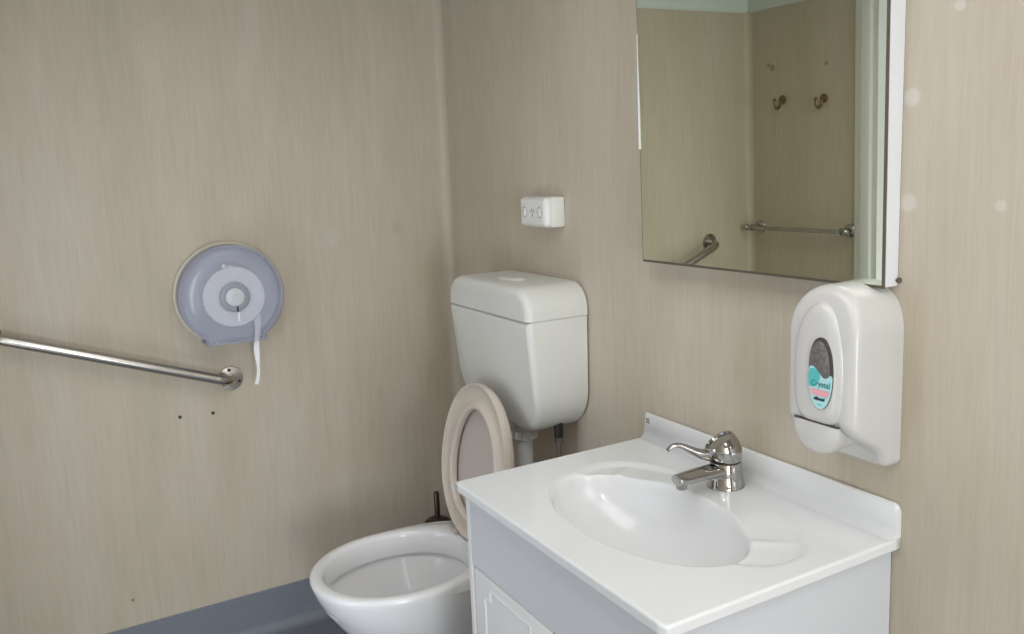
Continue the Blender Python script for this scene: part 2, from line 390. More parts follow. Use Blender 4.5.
# ------------------------------------------------------------------ cistern
XQ = .641
def cap_outline(hw0, hw1, z0, z1, r0, r1, inset=0, k=10, xc=XQ):
    """counter-clockwise outline in xz: bottom corners radius r0, top corners radius r1; hw0 bottom half width, hw1 top half width"""
    P = []; r0 = max(r0-inset, .002); r1 = max(r1-inset, .002)
    h0, h1 = hw0-inset, hw1-inset; za, zb = z0+inset, z1-inset
    for cx, cz, r, a0 in ((h0-r0, za+r0, r0, -PI/2), (h1-r1, zb-r1, r1, 0), (-h1+r1, zb-r1, r1, PI/2), (-h0+r0, za+r0, r0, PI)):
        for i in range(k+1):
            a = a0+PI/2*i/k
            P.append((xc+cx+r*cos(a), cz+r*sin(a)))
    return P
def build_cistern():
    t = thing('cistern', 'white plastic cistern on the wall above the toilet, rounded lid', 'cistern', (XQ, 0, .80))
    D_ = .203
    b = new()
    rings = []
    for y, i in ((-.004, .004), (-.008, 0), (-(D_-.022), 0), (-(D_-.013), .0012), (-(D_-.0055), .0045), (-(D_-.0015), .0095), (-D_, .017)):
        rings.append([(x, y*(1-.25*max(0, (1.15-z)/.35)**2.0), z) for x, z in cap_outline(.243, .2475, .802, 1.1497, .135, .004, i)])
    loft(b, rings); obj('tank', b, 'plastic', t, 40)
    b = new(); add_box(b, XQ-.239, XQ+.239, -D_+.012, -.006, 1.12, 1.16); obj('lid_joint', b, 'hose', t)
    b = new(); rings = []
    for y, i in ((-.002, .006), (-.006, 0), (-(D_-.024), 0), (-(D_-.013), .0018), (-(D_-.005), .0065), (-(D_-.0005), .013), (-D_-.001, .022)):
        pts = cap_outline(.2490, .2490, 1.1505, 1.241, .004, .075, i)
        rings.append([(x, y, max(z, 1.1505)) for x, z in pts])
    # keep the lower edge level so the seam stays straight
    rings = [[(x, y, (1.1505 if z < 1.152+.035 and k < 11 or (k >= 33) else z)) for k, (x, y, z) in enumerate(r)] for r in rings]
    loft(b, rings); lid = obj('lid', b, 'plastic', t, 40)
    b = new()
    def bo(f, z): return [(XQ+.0+.060*f*cos(2*PI*k/40), -.108+.034*f*sin(2*PI*k/40), z+.003) for k in range(40)]
    loft(b, [bo(1.12, 1.236), bo(1.1, 1.2405), bo(1.04, 1.2415), bo(1.0, 1.2395), bo(.97, 1.2395), bo(.94, 1.243), bo(.7, 1.2445)])
    obj('flush_button', b, 'plastic', lid)
    b = new()
    tube(b, smooth_path([(.668, -.1, .86), (.668, -.1, .70), (.668, -.1, .52), (.664, -.10, .42), (.655, -.135, .385), (.65, -.16, .38)], 6), .0265, 24); fp = obj('flush_pipe', b, 'pipe', t)
    b = new()
    lathe(b, [(.028, 0), (.036, .001), (.0375, .006), (.0375, .028), (.033, .032), (.031, .06)], (.668, -.1, .748), (0, 0, 1), 28)
    for k in range(10):
        a = 2*PI*k/10; add_box(b, .668+.0375*cos(a)-.004, .668+.0375*cos(a)+.004, -.1+.0375*sin(a)-.004, -.1+.0375*sin(a)+.004, .752, .776, .001, 1)
    obj('collar_nut', b, 'pipe', fp)
    b = new(); lathe(b, [(.010, 0), (.0135, .002), (.0135, .055), (.010, .07)], (.818, -.07, .783), (0, 0, 1), 20); iv = obj('inlet_valve', b, 'black', t)
    iv['label'] = 'black plastic water inlet under the cistern'
    b = new(); tube(b, smooth_path([(.818, -.07, .79), (.818, -.07, .7), (.82, -.07, .5), (.822, -.05, .36), (.822, 0, .32)], 8), .0072, 14)
    lathe(b, [(.0075, 0), (.0125, .002), (.0125, .02), (.010, .026)], (.818, -.07, .768), (0, 0, 1), 6)
    obj('inlet_hose', b, 'hose', iv)
build_cistern()

# ------------------------------------------------------------------ toilet brush
BX, BY = .120, -.168
b = new(); lathe(b, [(.046, 0), (.052, .004), (.052, .275), (.054, .279), (.054, .284), (.049, .286), (.049, .02), (.001, .018)], (BX, BY, 0), (0, 0, 1), 36)
tag(obj('brush_holder', b, 'brushmetal'), 'dark metal canister for the toilet brush in the corner behind the toilet', 'brush holder')
t = thing('toilet_brush', 'toilet brush with slim dark handle standing in its canister', 'toilet brush', (BX, BY, .02))
b = new(); lathe(b, [(.010, .02), (.010, .28), (.0105, .30), (.0105, .405), (.008, .41), (.001, .411)], (BX, BY, 0), (0, 0, 1), 18); obj('handle', b, 'brushmetal', t)
b = new(); lathe(b, [(.049, .287), (.049, .293), (.038, .305), (.015, .313), (.0106, .315)], (BX, BY, 0), (0, 0, 1), 32); obj('cap', b, 'brushmetal', t)
b = new(); lathe(b, [(.012, .03), (.03, .04), (.033, .07), (.03, .1), (.009, .115)], (BX, BY, 0), (0, 0, 1), 24); obj('bristles', b, 'bristle', t)

# ------------------------------------------------------------------ vanity cabinet
VX0, VX1, VY, ZT, TH = 1.1398, 1.8898, -.5604, .86, .0211
CX0, CX1, CY = 1.152, 1.872, -.540
def build_cabinet():
    t = thing('vanity_cabinet', 'white melamine vanity cabinet with routed doors under the basin', 'cabinet', ((CX0+CX1)/2, -.27, 0))
    b = new(); add_box(b, CX0, CX0+.016, CY, -.002, .0, ZT-TH-.0005, .001, 1); obj('side_panel', b, 'cabinet_edge', t)
    b = new(); add_box(b, CX1-.016, CX1, CY, -.002, .0, ZT-TH-.0005, .001, 1); obj('side_panel', b, 'cabinet', t)
    b = new(); add_box(b, CX0+.016, CX1-.016, CY+.03, CY+.045, .10, ZT-TH-.002); add_box(b, CX0+.016, CX1-.016, CY+.03, -.02, .10, .116); add_box(b, CX0+.016, CX1-.016, -.02, -.004, .10, ZT-TH-.002); obj('carcass', b, 'cabinet', t)
    b = new(); add_box(b, CX0+.016, CX1-.016, CY+.06, CY+.075, 0, .10); obj('kickboard', b, 'cabinet', t)
    b = new(); add_box(b, CX0+.0165, CX1-.0165, CY+.001, CY+.03, .664, ZT-TH-.003, .0015, 1); obj('fascia_panel', b, 'cabinet', t)
    xm = (CX0+CX1)/2
    for x0, x1 in ((CX0+.0170, xm-.0015), (xm+.0015, CX1-.0170)):
        b = new(); y1 = CY+.021; y0 = CY+.002; z0, z1 = .105, .6605
        add_box(b, x0, x1, y0, y1, z0, z1, .010, 4); dr = obj('door', b, 'cabinet_edge', t)
        # raised bead with notched corners
        i, iz, nt = .056, .030, .026
        xa, xb, za, zb = x0+i, x1-i, z0+iz, z1-iz
        cor = [(xa+nt, za), (xb-nt, za), (xb-nt, za+nt), (xb, za+nt), (xb, zb-nt), (xb-nt, zb-nt), (xb-nt, zb), (xa+nt, zb), (xa+nt, zb-nt), (xa, zb-nt), (xa, za+nt), (xa+nt, za+nt)]
        b = new()
        for p, q in zip(cor, cor[1:]+cor[:1]):
            tube(b, [(p[0], y0, p[1]), (q[0], y0, q[1])], .0028, 8)
        obj('routed_moulding', b, 'cabinet_edge', dr)
build_cabinet()

# ------------------------------------------------------------------ vanity top with moulded basin
BXC, BYC, BA, BB = 1.524, -.317, .262, .151
def sst(a, b_, x):
    t = max(0, min(1, (x-a)/(b_-a))); return t*t*(3-2*t)
def segdist(x, y, a, c):
    dx, dy = c[0]-a[0], c[1]-a[1]; t = max(0, min(1, ((x-a[0])*dx+(y-a[1])*dy)/(dx*dx+dy*dy)))
    return math.hypot(x-a[0]-t*dx, y-a[1]-t*dy), t
def deck_h(x, y):
    h = 0
    r = math.sqrt(abs((x-1.541)/.300)**2.3+abs((y+.235)/.136)**2.3)**(2/2.3*1)
    r = (abs((x-1.541)/.300)**2.3+abs((y+.235)/.136)**2.3)**(1/2.3)
    side = sst(.10, .20, abs(x-1.541))
    h -= .0075*(1-sst(.94, 1.03, r))*side
    for a, c in (((1.738, -.232), (1.79, -.168)), ((1.320, -.232), (1.285, -.175))):
        d_, t_ = segdist(x, y, a, c); h += .0050*math.exp(-(d_/.011)**2)*(1-.6*t_)
    return h
def build_top():
    t = thing('washbasin', 'white moulded washbasin top with oval basin and splashback', 'washbasin', ((VX0+VX1)/2, -.28, ZT-TH))
    N = 192; b = new()
    corners = [math.atan2(y-BYC, x-BXC) for x, y in ((VX0, VY), (VX1, VY), (VX1, -.001), (VX0, -.001))]
    ang = [2*PI*k/N-PI for k in range(N)]
    for c in corners:                              # make sure a vertex lands on each corner
        i = min(range(N), key=lambda q: abs((ang[q]-c+PI) % (2*PI)-PI)); ang[i] = c
    def edge(a, ins=0):
        c, s = cos(a), sin(a); ts = []
        if c > 1e-9: ts.append((VX1-ins-BXC)/c)
        if c < -1e-9: ts.append((VX0+ins-BXC)/c)
        if s > 1e-9: ts.append((-.001-BYC)/s)
        if s < -1e-9: ts.append((VY+ins-BYC)/s)
        q = min(ts); return BXC+q*c, BYC+q*s
    def oval(a, f):                                # same ray direction from the basin centre
        c, s = cos(a), sin(a); q = f/math.sqrt((c/BA)**2+(s/BB)**2); return BXC+q*c, BYC+q*s
    rings = []; split = None
    # basin: f from 0.06 to 1
    depth = .128
    fs = [.05, .12, .2, .3, .4, .5, .6, .68, .76, .83, .88, .92, .945, .965]
    for f in fs:
        z = -depth*(1-(f/.985)**2.6)**.62 if f < .985 else 0
        g = f
        rings.append([(*oval(a, g), ZT-.004+z) for a in ang])
    split = len(rings)-1
    for f, z in ((.980, -.0105), (.990, -.0062), (1.0, -.0032), (1.012, -.0013), (1.027, -.0003), (1.045, 0)):
        rr = []
        for a in ang:
            x, y = oval(a, f); rr.append((x, y, ZT+z+deck_h(x, y)*min(1, max(0, (f-.985)/.04))))
        rings.append(rr)
    K = 46
    for k in range(1, K+1):
        s = (k/K)**1.15; rr = []
        for a in ang:
            x0, y0 = oval(a, 1.045); x1, y1 = edge(a, .004)
            x, y = x0+(x1-x0)*s, y0+(y1-y0)*s
            rr.append((x, y, ZT+deck_h(x, y)))
        rings.append(rr)
    def er(ins, dz): return [(*edge(a, ins), ZT+dz) for a in ang]
    rings += [er(.0012, -.0010), er(0, -.0040), er(0, -.0060), er(0, -TH+.0030), er(0, -TH+.001), er(.001, -TH), er(.02, -TH)]
    V = [[b.verts.new(p) for p in r] for r in rings]
    b.faces.ensure_lookup_table(); basin_faces = []
    for q in range(len(V)-1):
        for k in range(N):
            f = b.faces.new((V[q][k], V[q][(k+1) % N], V[q+1][(k+1) % N], V[q+1][k]))
            if q < split: basin_faces.append(f)
    c_ = b.faces.new(V[0]); basin_faces.append(c_)
    bmesh.ops.recalc_face_normals(b, faces=b.faces)
    b.normal_update(); b.verts.ensure_lookup_table()
    for f in b.faces: f.smooth = True
    if b.faces[10].normal.z < 0: bmesh.ops.reverse_faces(b, faces=b.faces[:])
    b.normal_update()
    def split_out(name, keep):
        me = bpy.data.meshes.new(name); nb = bmesh.new(); mp = {}; nrm = []
        for f in keep:
            vs = []
            for v in f.verts:
                if v not in mp:
                    mp[v] = nb.verts.new(v.co); nrm.append(v.normal.copy())
                vs.append(mp[v])
            nf = nb.faces.new(vs); nf.smooth = True
        nb.to_mesh(me); nb.free(); me.normals_split_custom_set_from_vertices(nrm)
        me.transform(Matrix.Translation(-t.location)); me.materials.append(M['acrylic'])
        o = bpy.data.objects.new(name, me); C.objects.link(o); o.parent = t; return o
    bs = set(basin_faces)
    split_out('countertop', [f for f in b.faces if f not in bs]); ba = split_out('basin', basin_faces); b.free()
    b = new(); lathe(b, [(.021, 0), (.021, .003), (.017, .0045), (.010, .0035), (.001, .0035)], (BXC, BYC, ZT-.1315), (0, 0, 1), 28); obj('waste_plug', b, 'chrome', ba)
    # splashback with a coved foot
    sh = .0661; b = new(); prof = [(-.0005, .0), (-.0005, sh-.004), (-.003, sh), (-.0095, sh), (-.0125, sh-.003), (-.0135, .022)]
    for k in range(1, 8):
        a = PI/2*k/7; prof.append((-.0135-.018*(1-cos(a)), .022-.0215*sin(a)))
    rings = []
    for x, f, dz in ((VX0+.0005, .55, 0), (VX0+.006, 1, 0), (VX1-.010, 1, 0), (VX1-.003, 1, -.004), (VX1-.0005, 1, -.011)):
        rings.append([(x+(VX0+.006-x)*0+(.006*(z/sh) if x < VX0+.01 else 0), -.0005+(y+.0005)*f, ZT+(z if z < .03 else z+dz)) for y, z in prof])
    loft(b, rings); sp = obj('splashback', b, 'acrylic', t, 50)
    b = new(); add_box(b, VX0+.016, VX0+.031, -.0142, -.0128, ZT+.040, ZT+.057)
    s = obj('sticker', b, 'white_trim', sp); s['label'] = 'small pale sticker with two grey marks'
    b = new()
    for x0 in (VX0+.0175, VX0+.0245):
        for z0, z1 in ((ZT+.042, ZT+.0475), (ZT+.049, ZT+.055)): add_box(b, x0, x0+.0052, -.0146, -.0140, z0, z1)
    obj('sticker_print', b, 'sticker', sp)
build_top()

# ------------------------------------------------------------------ mixer tap
def build_tap():
    X, Y, Z0 = 1.512, -.077, ZT+.0002
    t = thing('mixer_tap', 'chrome single-lever mixer tap behind the oval basin', 'tap', (X, Y, Z0))
    def el(rx, ry, z, n=40): return [(X+rx*cos(2*PI*k/n), Y+ry*sin(2*PI*k/n), Z0+z) for k in range(n)]
    b = new()
    loft(b, [el(.0400, .042, 0), el(.0400, .042, .003), el(.0385, .040, .006), el(.0350, .037, .032), el(.0335, .0355, .054), el(.0325, .0345, .0565)])
    obj('body', b, 'chrome', t, 40)
    b = new()
    pts = smooth_path([(X, Y+.005, Z0+.0405), (X, Y-.035, Z0+.0415), (X, Y-.08, Z0+.0415), (X, Y-.118, Z0+.041), (X, Y-.134, Z0+.0405), (X, Y-.1395, Z0+.040)], 6)
    m = len(pts); rad = []
    for i in range(m):
        f = i/(m-1); rad.append((.0140-.0025*f if i < m-2 else .007, .029-.0125*f if i < m-2 else .010))
    tube(b, pts, rad, 24); sp = obj('spout', b, 'chrome', t, 40)
    b = new(); lathe(b, [(.0120, .018), (.0120, .0), (.0100, -.002), (.0100, -.0), (.001, .0)], (X, Y-.1255, Z0+.0215), (0, 0, 1), 24); obj('aerator', b, 'chrome', sp)
    b = new(); loft(b, [el(.031, .033, .0565), el(.031, .033, .0590)]); obj('cap_joint', b, 'dark', t)
    # rounded cap cut off by a tilted disc, turned a little to one side with its lever
    F = Vector((-.53, -.848, 0)).normalized(); Rv = Vector((-F.y, F.x, 0)); O = Vector((X, Y, Z0)); UP = Vector((0, 0, 1))
    A = math.radians
    def til(r, L, z, ang, n=40):
        d2 = -F*cos(ang)+UP*sin(ang)
        return [O+F*L+UP*z+Rv*(r*cos(2*PI*k/n))+d2*(r*sin(2*PI*k/n)) for k in range(n)]
    b = new()
    loft(b, [til(.030, 0, .059, 0), til(.0345, 0, .0605, 0), til(.0375, .001, .067, A(5)), til(.0395, .004, .078, A(14)), til(.0390, .008, .089, A(23)),
             til(.0365, .013, .0985, A(30)), til(.0345, .0155, .1025, A(33)), til(.031, .016, .1030, A(33)), til(.0290, .0150, .0985, A(33)), til(.012, .0150, .0985, A(33))])
    cp = obj('cap', b, 'chrome', t, 40)
    b = new()
    pts = smooth_path([O+F*L+UP*z for L, z in ((.018, .074), (.036, .0705), (.056, .0735), (.078, .0835), (.096, .0920), (.110, .0935), (.121, .0885), (.1265, .0825))], 6)
    m = len(pts); rad = []
    for i in range(m):
        f = i/(m-1)
        rad.append((.0125*(1-f)**2+.0042, .018*(1-f)**2.2+.0058+.0035*sst(.6, .95, f)))
    tube(b, pts, rad, 18); obj('lever', b, 'chrome', cp, 40)
build_tap()

# ------------------------------------------------------------------ soap dispenser
def build_soap():
    X0, X1, ZB, ZT_ = 1.7265, 1.8825, .998, 1.337
    xc, hw = (X0+X1)/2, (X1-X0)/2; DP = .127
    t = thing('soap_dispenser', 'white wall soap dispenser with oval window, right of the basin under the mirror', 'soap dispenser', (xc, 0, ZB))
    def depth(z):
        if z >= 1.088: d = DP-.0*(z-1.2)
        else:
            q = sst(0, 1, (z-1.0)/.088); d = .040+(DP-.040)*q**1.5
        if z > 1.24: d -= .022*((z-1.24)/.097)**2
        return d
    def outl(i):
        P = []; r0 = .016-min(i, .012)
        h = hw-i
        for cx, cz, a0 in ((h-r0, ZB+i+r0, -PI/2),):
            for k in range(7): a = a0+PI/2*k/6; P.append((xc+cx+r0*cos(a), cz+r0*sin(a)))
        za, zb = ZB+i+r0+.002, 1.245
        for k in range(1, 22): P.append((xc+h, za+(zb-za)*k/22))
        for k in range(41):
            a = PI*k/40; P.append((xc+h*math.copysign(abs(cos(a))**.86, cos(a)), zb+(ZT_-i-zb)*abs(sin(a))**.86))
        for k in range(21, 0, -1): P.append((xc-h, za+(zb-za)*k/22))
        for k in range(7): a = PI+PI/2*k/6; P.append((xc-h+r0+r0*cos(a), ZB+i+r0+r0*sin(a)))
        return P
    b = new(); rings = [[(x, -.0005, z) for x, z in outl(0)]]
    for i, f in ((0, .0), (.0008, .3), (.003, .6), (.0065, .83), (.011, .95), (.016, 1.0)):
        R_ = .018
        rings.append([(x, -(depth(z)-R_*(1-f)), z) for x, z in outl(i)])
    for s in (.8, .6, .4, .2, .08):
        base = outl(.016)
        rings.append([(xc+(x-xc)*s, -depth(1.15+(z-1.15)*1.0)*1.0 if False else -(depth(1.16+(z-1.16)*s)), 1.16+(z-1.16)*s) for x, z in base])
    loft(b, rings); obj('housing', b, 'soap', t, 50)
    # gently raised front panel with an arched top
    yb = -DP
    def pan(i, y, s=1):
        P = []; xm, h = 1.8015, .0520-i
        for k in range(48):
            a = 2*PI*k/48; c, s_ = cos(a), sin(a)
            if s_ >= 0: x, z = h*math.copysign(abs(c)**.95, c), 1.185+(.120-i)*abs(s_)**.95
            else: x, z = h*math.copysign(abs(c)**.45, c)*(1-.06*abs(s_)), 1.185-(.098-i)*abs(s_)**.45
            P.append((xm+x, y-0*z, z))
        return P
    def lean(P): return [(x, y+max(0, .022*(max(0, z-1.24)/.097)**2), z) for x, y, z in P]
    b = new(); loft(b, [lean(pan(-.004, yb+.004)), lean(pan(-.002, yb-.0005)), lean(pan(.002, yb-.004)), lean(pan(.009, yb-.0062)), lean(pan(.02, yb-.007))]); fp = obj('front_panel', b, 'soap', t, 60)
    # window: dark rim, grey pouch behind, label over the lower part
    yw = yb-.0071; xw, zw, ha, hz = 1.8135, 1.1805, .0272, .0660
    def ovl(f, y, n=48): return [(xw+ha*f*math.copysign(abs(cos(2*PI*k/n))**.9, cos(2*PI*k/n)), y, zw+hz*f*math.copysign(abs(sin(2*PI*k/n))**.9, sin(2*PI*k/n))) for k in range(n)]
    b = new(); loft(b, [ovl(1, yw+.001), ovl(1, yw-.0006), ovl(.97, yw-.0012), ovl(.90, yw-.0012)]); wr = obj('window_rim', b, 'soap_rim', fp)
    b = new(); loft(b, [[(xw-.0025+(x-xw)*.84, y, zw+(z-zw)*.90) for x, y, z in ovl(1, yw-.0011)], [(xw-.0025+(x-xw)*.82, y, zw+(z-zw)*.88) for x, y, z in ovl(1, yw-.0016)]]); obj('pouch_window', b, 'soap_in', wr)
    # label outline: wavy top, oval bottom
    def lab(f=1.0, y=yw-.0019):
        P = []
        for k in range(29):
            a = PI+PI*k/28; P.append((xw+ha*1.0*cos(a)*f, y, zw-.004+(hz-.004)*sin(a)*f))
        for k in range(1, 14):
            u = 1-2*k/14; z = zw-.004+.006-.0095*sin((u+.15)*PI*.95)*1.0
            P.append((xw+ha*u*f, y, z))
        return P
    b = new(); P0 = lab(); loft(b, [P0, [(x, y-.0005, z) for x, y, z in P0]]); lb = obj('label', b, 'cyan', fp); lb['label'] = 'pale cyan product label over the lower half of the window'
    yl = yw-.0026
    b = new(); P = []
    for k in range(13):
        a = PI+PI*.5*k/12*.25; P.append((xw+ha*.97*cos(a), zw-.004+(hz-.006)*sin(a)))
    P += [(xw-.012, zw-.0265), (xw-.006, zw-.020), (xw+.0005, zw-.008), (xw-.002, zw+.002), (xw-.012, zw+.0085), (xw-.022, zw+.006)]
    loft(b, [[(x, yl, z) for x, z in P], [(x, yl-.0003, z) for x, z in P]]); obj('label_swoosh', b, 'teal', lb)
    b = new(); z0, z1 = zw-.0415, zw-.0295
    P = [(xw-.0185, z0), (xw+.0185, z0), (xw+.0222, z1), (xw-.0222, z1)]
    loft(b, [[(x, yl-.0001, z) for x, z in P], [(x, yl-.0004, z) for x, z in P]]); obj('label_band', b, 'pink', lb)
    def text(name, body, size, x, z, m, y=yl-.0004, ext=.0001, bold=0):
        cu = bpy.data.curves.new(name, 'FONT'); cu.body = body; cu.size = size; cu.align_x = 'CENTER'; cu.align_y = 'CENTER'; cu.extrude = ext; cu.offset = bold
        o = bpy.data.objects.new(name, cu); C.objects.link(o); o.rotation_euler = (PI/2, 0, 0); o.location = (x, y, z)
        bpy.context.view_layer.update(); dg = bpy.context.evaluated_depsgraph_get()
        me = bpy.data.meshes.new_from_object(o.evaluated_get(dg)); me.transform(o.matrix_world)
        bpy.data.objects.remove(o); bb = new(); bb.from_mesh(me); bpy.data.meshes.remove(me)
        return obj(name, bb, m, lb, smooth=False)
    text('label_lettering', 'Crystal', .0150, xw+.0015, zw-.0195, 'tealtext', bold=.0002)
    # small bold maker line: too small to read, kept as a row of dark strokes
    b = new(); x = xw-.0125
    for wd, hh in ((.003, .0045), (.0016, .0062), (.0032, .0062), (.0018, .0045), (.003, .0045), (.0028, .0045), (.0028, .0045), (.0014, .0064)):
        add_box(b, x, x+wd, yl-.0006, yl-.0002, zw-.050, zw-.050+hh); x += wd+.0006
    obj('label_small_print', b, 'print', lb)
    b = new(); add_box(b, xw-.004, xw+.004, yl-.0006, yl-.0002, zw-.0585, zw-.0570); obj('label_mark', b, 'teal', lb)
    # push lever: rounded scoop below the front
    b = new(); xl, hl, zl = 1.7955, .0560, 1.0855
    def sc(i, y, zt):
        P = []
        for k in range(33):
            a = PI+PI*k/32; P.append((xl+(hl-i)*math.copysign(abs(cos(a))**.9, cos(a)), y, zt-(.061-i)*abs(sin(a))**.9))
        for k in range(1, 8): P.append((xl+(hl-i)*(1-2*k/8), y, zt))
        return P
    loft(b, [sc(.004, -.04, zl-.002), sc(.001, -.10, zl-.001), sc(.001, -.117, zl-.001), sc(.003, -.125, zl-.0015), sc(.008, -.130, zl-.002), sc(.016, -.1325, zl-.0035)])
    obj('push_lever', b, 'soap', t, 50)
    b = new(); add_box(b, xl-hl+.010, xl+hl-.002, -.1300, -.10, zl-.0012, zl+.0012)
    obj('lever_joint', b, 'soap_rim', t)
build_soap()

# ------------------------------------------------------------------ mirror cabinet
def build_mirror():
    MX0, MX1, Z0, Z1 = 1.2058, 1.8665, 1.330, 2.06
    yaw, pit = math.radians(MYAW), math.radians(MPIT)
    n = Vector((sin(yaw)*cos(pit), -cos(yaw)*cos(pit), sin(pit)))
    M0 = Vector((MX1, -.0397, Z0))
    def ym(x, z): return M0.y-((x-M0.x)*n.x+(z-M0.z)*n.z)/n.y
    t = thing('wall_mirror', 'frameless wall mirror on a white backing above the basin', 'mirror', ((MX0+MX1)/2, 0, Z0))
    def hexa(x0, x1, z0, z1, ya, yb):
        b = new(); vs = []
        for x, z in ((x0, z0), (x1, z0), (x1, z1), (x0, z1)): vs.append((x, ya(x, z), z))
        vb = [(x, yb(x, z), z) for x, _, z in vs]
        loft(b, [vs, vb]); return b
    obj('backing_board', hexa(MX0+.001, MX1, Z0+.002, Z1, lambda x, z: -.001, lambda x, z: ym(x, z)+.006), 'mirwhite', t)
    obj('edge_strip', hexa(MX0, MX1-.001, Z0, Z1+.001, lambda x, z: ym(x, z)+.006, lambda x, z: ym(x, z)+.0005), 'edge', t)
    e = .0055
    g = obj('mirror_glass', hexa(MX0+.0025, MX1-.0035, Z0+e, Z1-e, lambda x, z: ym(x, z)+.001, lambda x, z: ym(x, z)), 'mirror', t, smooth=False)
    b = new(); add_box(b, MX0-.0012, MX0+.0024, ym(MX0, 1.7)-.0015, ym(MX0, 1.7)+.008, 1.60, Z1); o = obj('edge_glint', b, 'mirwhite', t)  # white strip painting in the bright reflection along the mirror's left edge
    b = new(); lathe(b, [(.005, 0), (.005, .004), (.003, .006)], (MX1+.0035, 0, Z0+.012), (0, -1, 0), 12); tube(b, [(MX1-.001, -.005, Z0+.012), (MX1+.004, -.005, Z0+.012)], .0025, 8); obj('clip', b, 'edge', t)
MYAW, MPIT = 1.35, -.7
build_mirror()

# ------------------------------------------------------------------ power outlet
def build_outlet():
    x0, x1, z0, z1, d_ = .634, .781, 1.394, 1.481, .0675
    xc, zc = (x0+x1)/2, (z0+z1)/2
    t = thing('power_outlet', 'white surface-mounted power outlet on the wall above the cistern', 'power outlet', (xc, 0, z0))
    b = new(); add_box(b, x0, x1, -.046, -.0005, z0, z1, .004, 2); obj('mounting_block', b, 'gpo', t)
    def rr(i, y):
        P = []; r = max(.012-i, .003)
        for cx, cz, a0 in ((x1-i-r, z0+i+r, -PI/2), (x1-i-r, z1-i-r, 0), (x0+i+r, z1-i-r, PI/2), (x0+i+r, z0+i+r, PI)):
            for k in range(7): a = a0+PI/2*k/6; P.append((cx+r*cos(a), y, cz+r*sin(a)))
        return P
    b = new(); loft(b, [rr(0, -.045), rr(0, -.054), rr(.002, -.060), rr(.006, -.065), rr(.012, -d_), rr(.02, -d_-.0004)]); fp = obj('face_plate', b, 'gpo', t, 60)
    for sx, body in ((-1, 0), (.05, 1), (1, 2)):
        if body == 1:
            b = new()
            for ox, oz, an in ((-.006, .005, .5), (.006, .005, -.5), (0, -.008, 0)):
                q = Matrix.Rotation(an, 4, 'Y'); tmp = new(); add_box(tmp, -.0012, .0012, -.001, .001, -.0055, .0055)
                me = bpy.data.meshes.new('tmp'); tmp.to_mesh(me); tmp.free(); me.transform(Matrix.Translation((xc+.004+ox, -d_-.0005, zc+oz)) @ q); b.from_mesh(me); bpy.data.meshes.remove(me)
            obj('socket_slots', b, 'gpo_grey', fp)
        else:
            b = new(); cx = xc+sx*.042; add_box(b, cx-.009, cx+.009, -d_-.0035, -d_+.002, zc-.012, zc+.012, .002, 2)
            sw = obj('rocker_switch', b, 'gpo', fp)
            b = new()
            for k in range(24):
                pass
            tube(b, [(cx+.0125*cos(2*PI*k/24), -d_-.0003, zc+.0155*sin(2*PI*k/24)) for k in range(25)], .0009, 6); obj('switch_surround', b, 'gpo_grey', sw)
build_outlet()

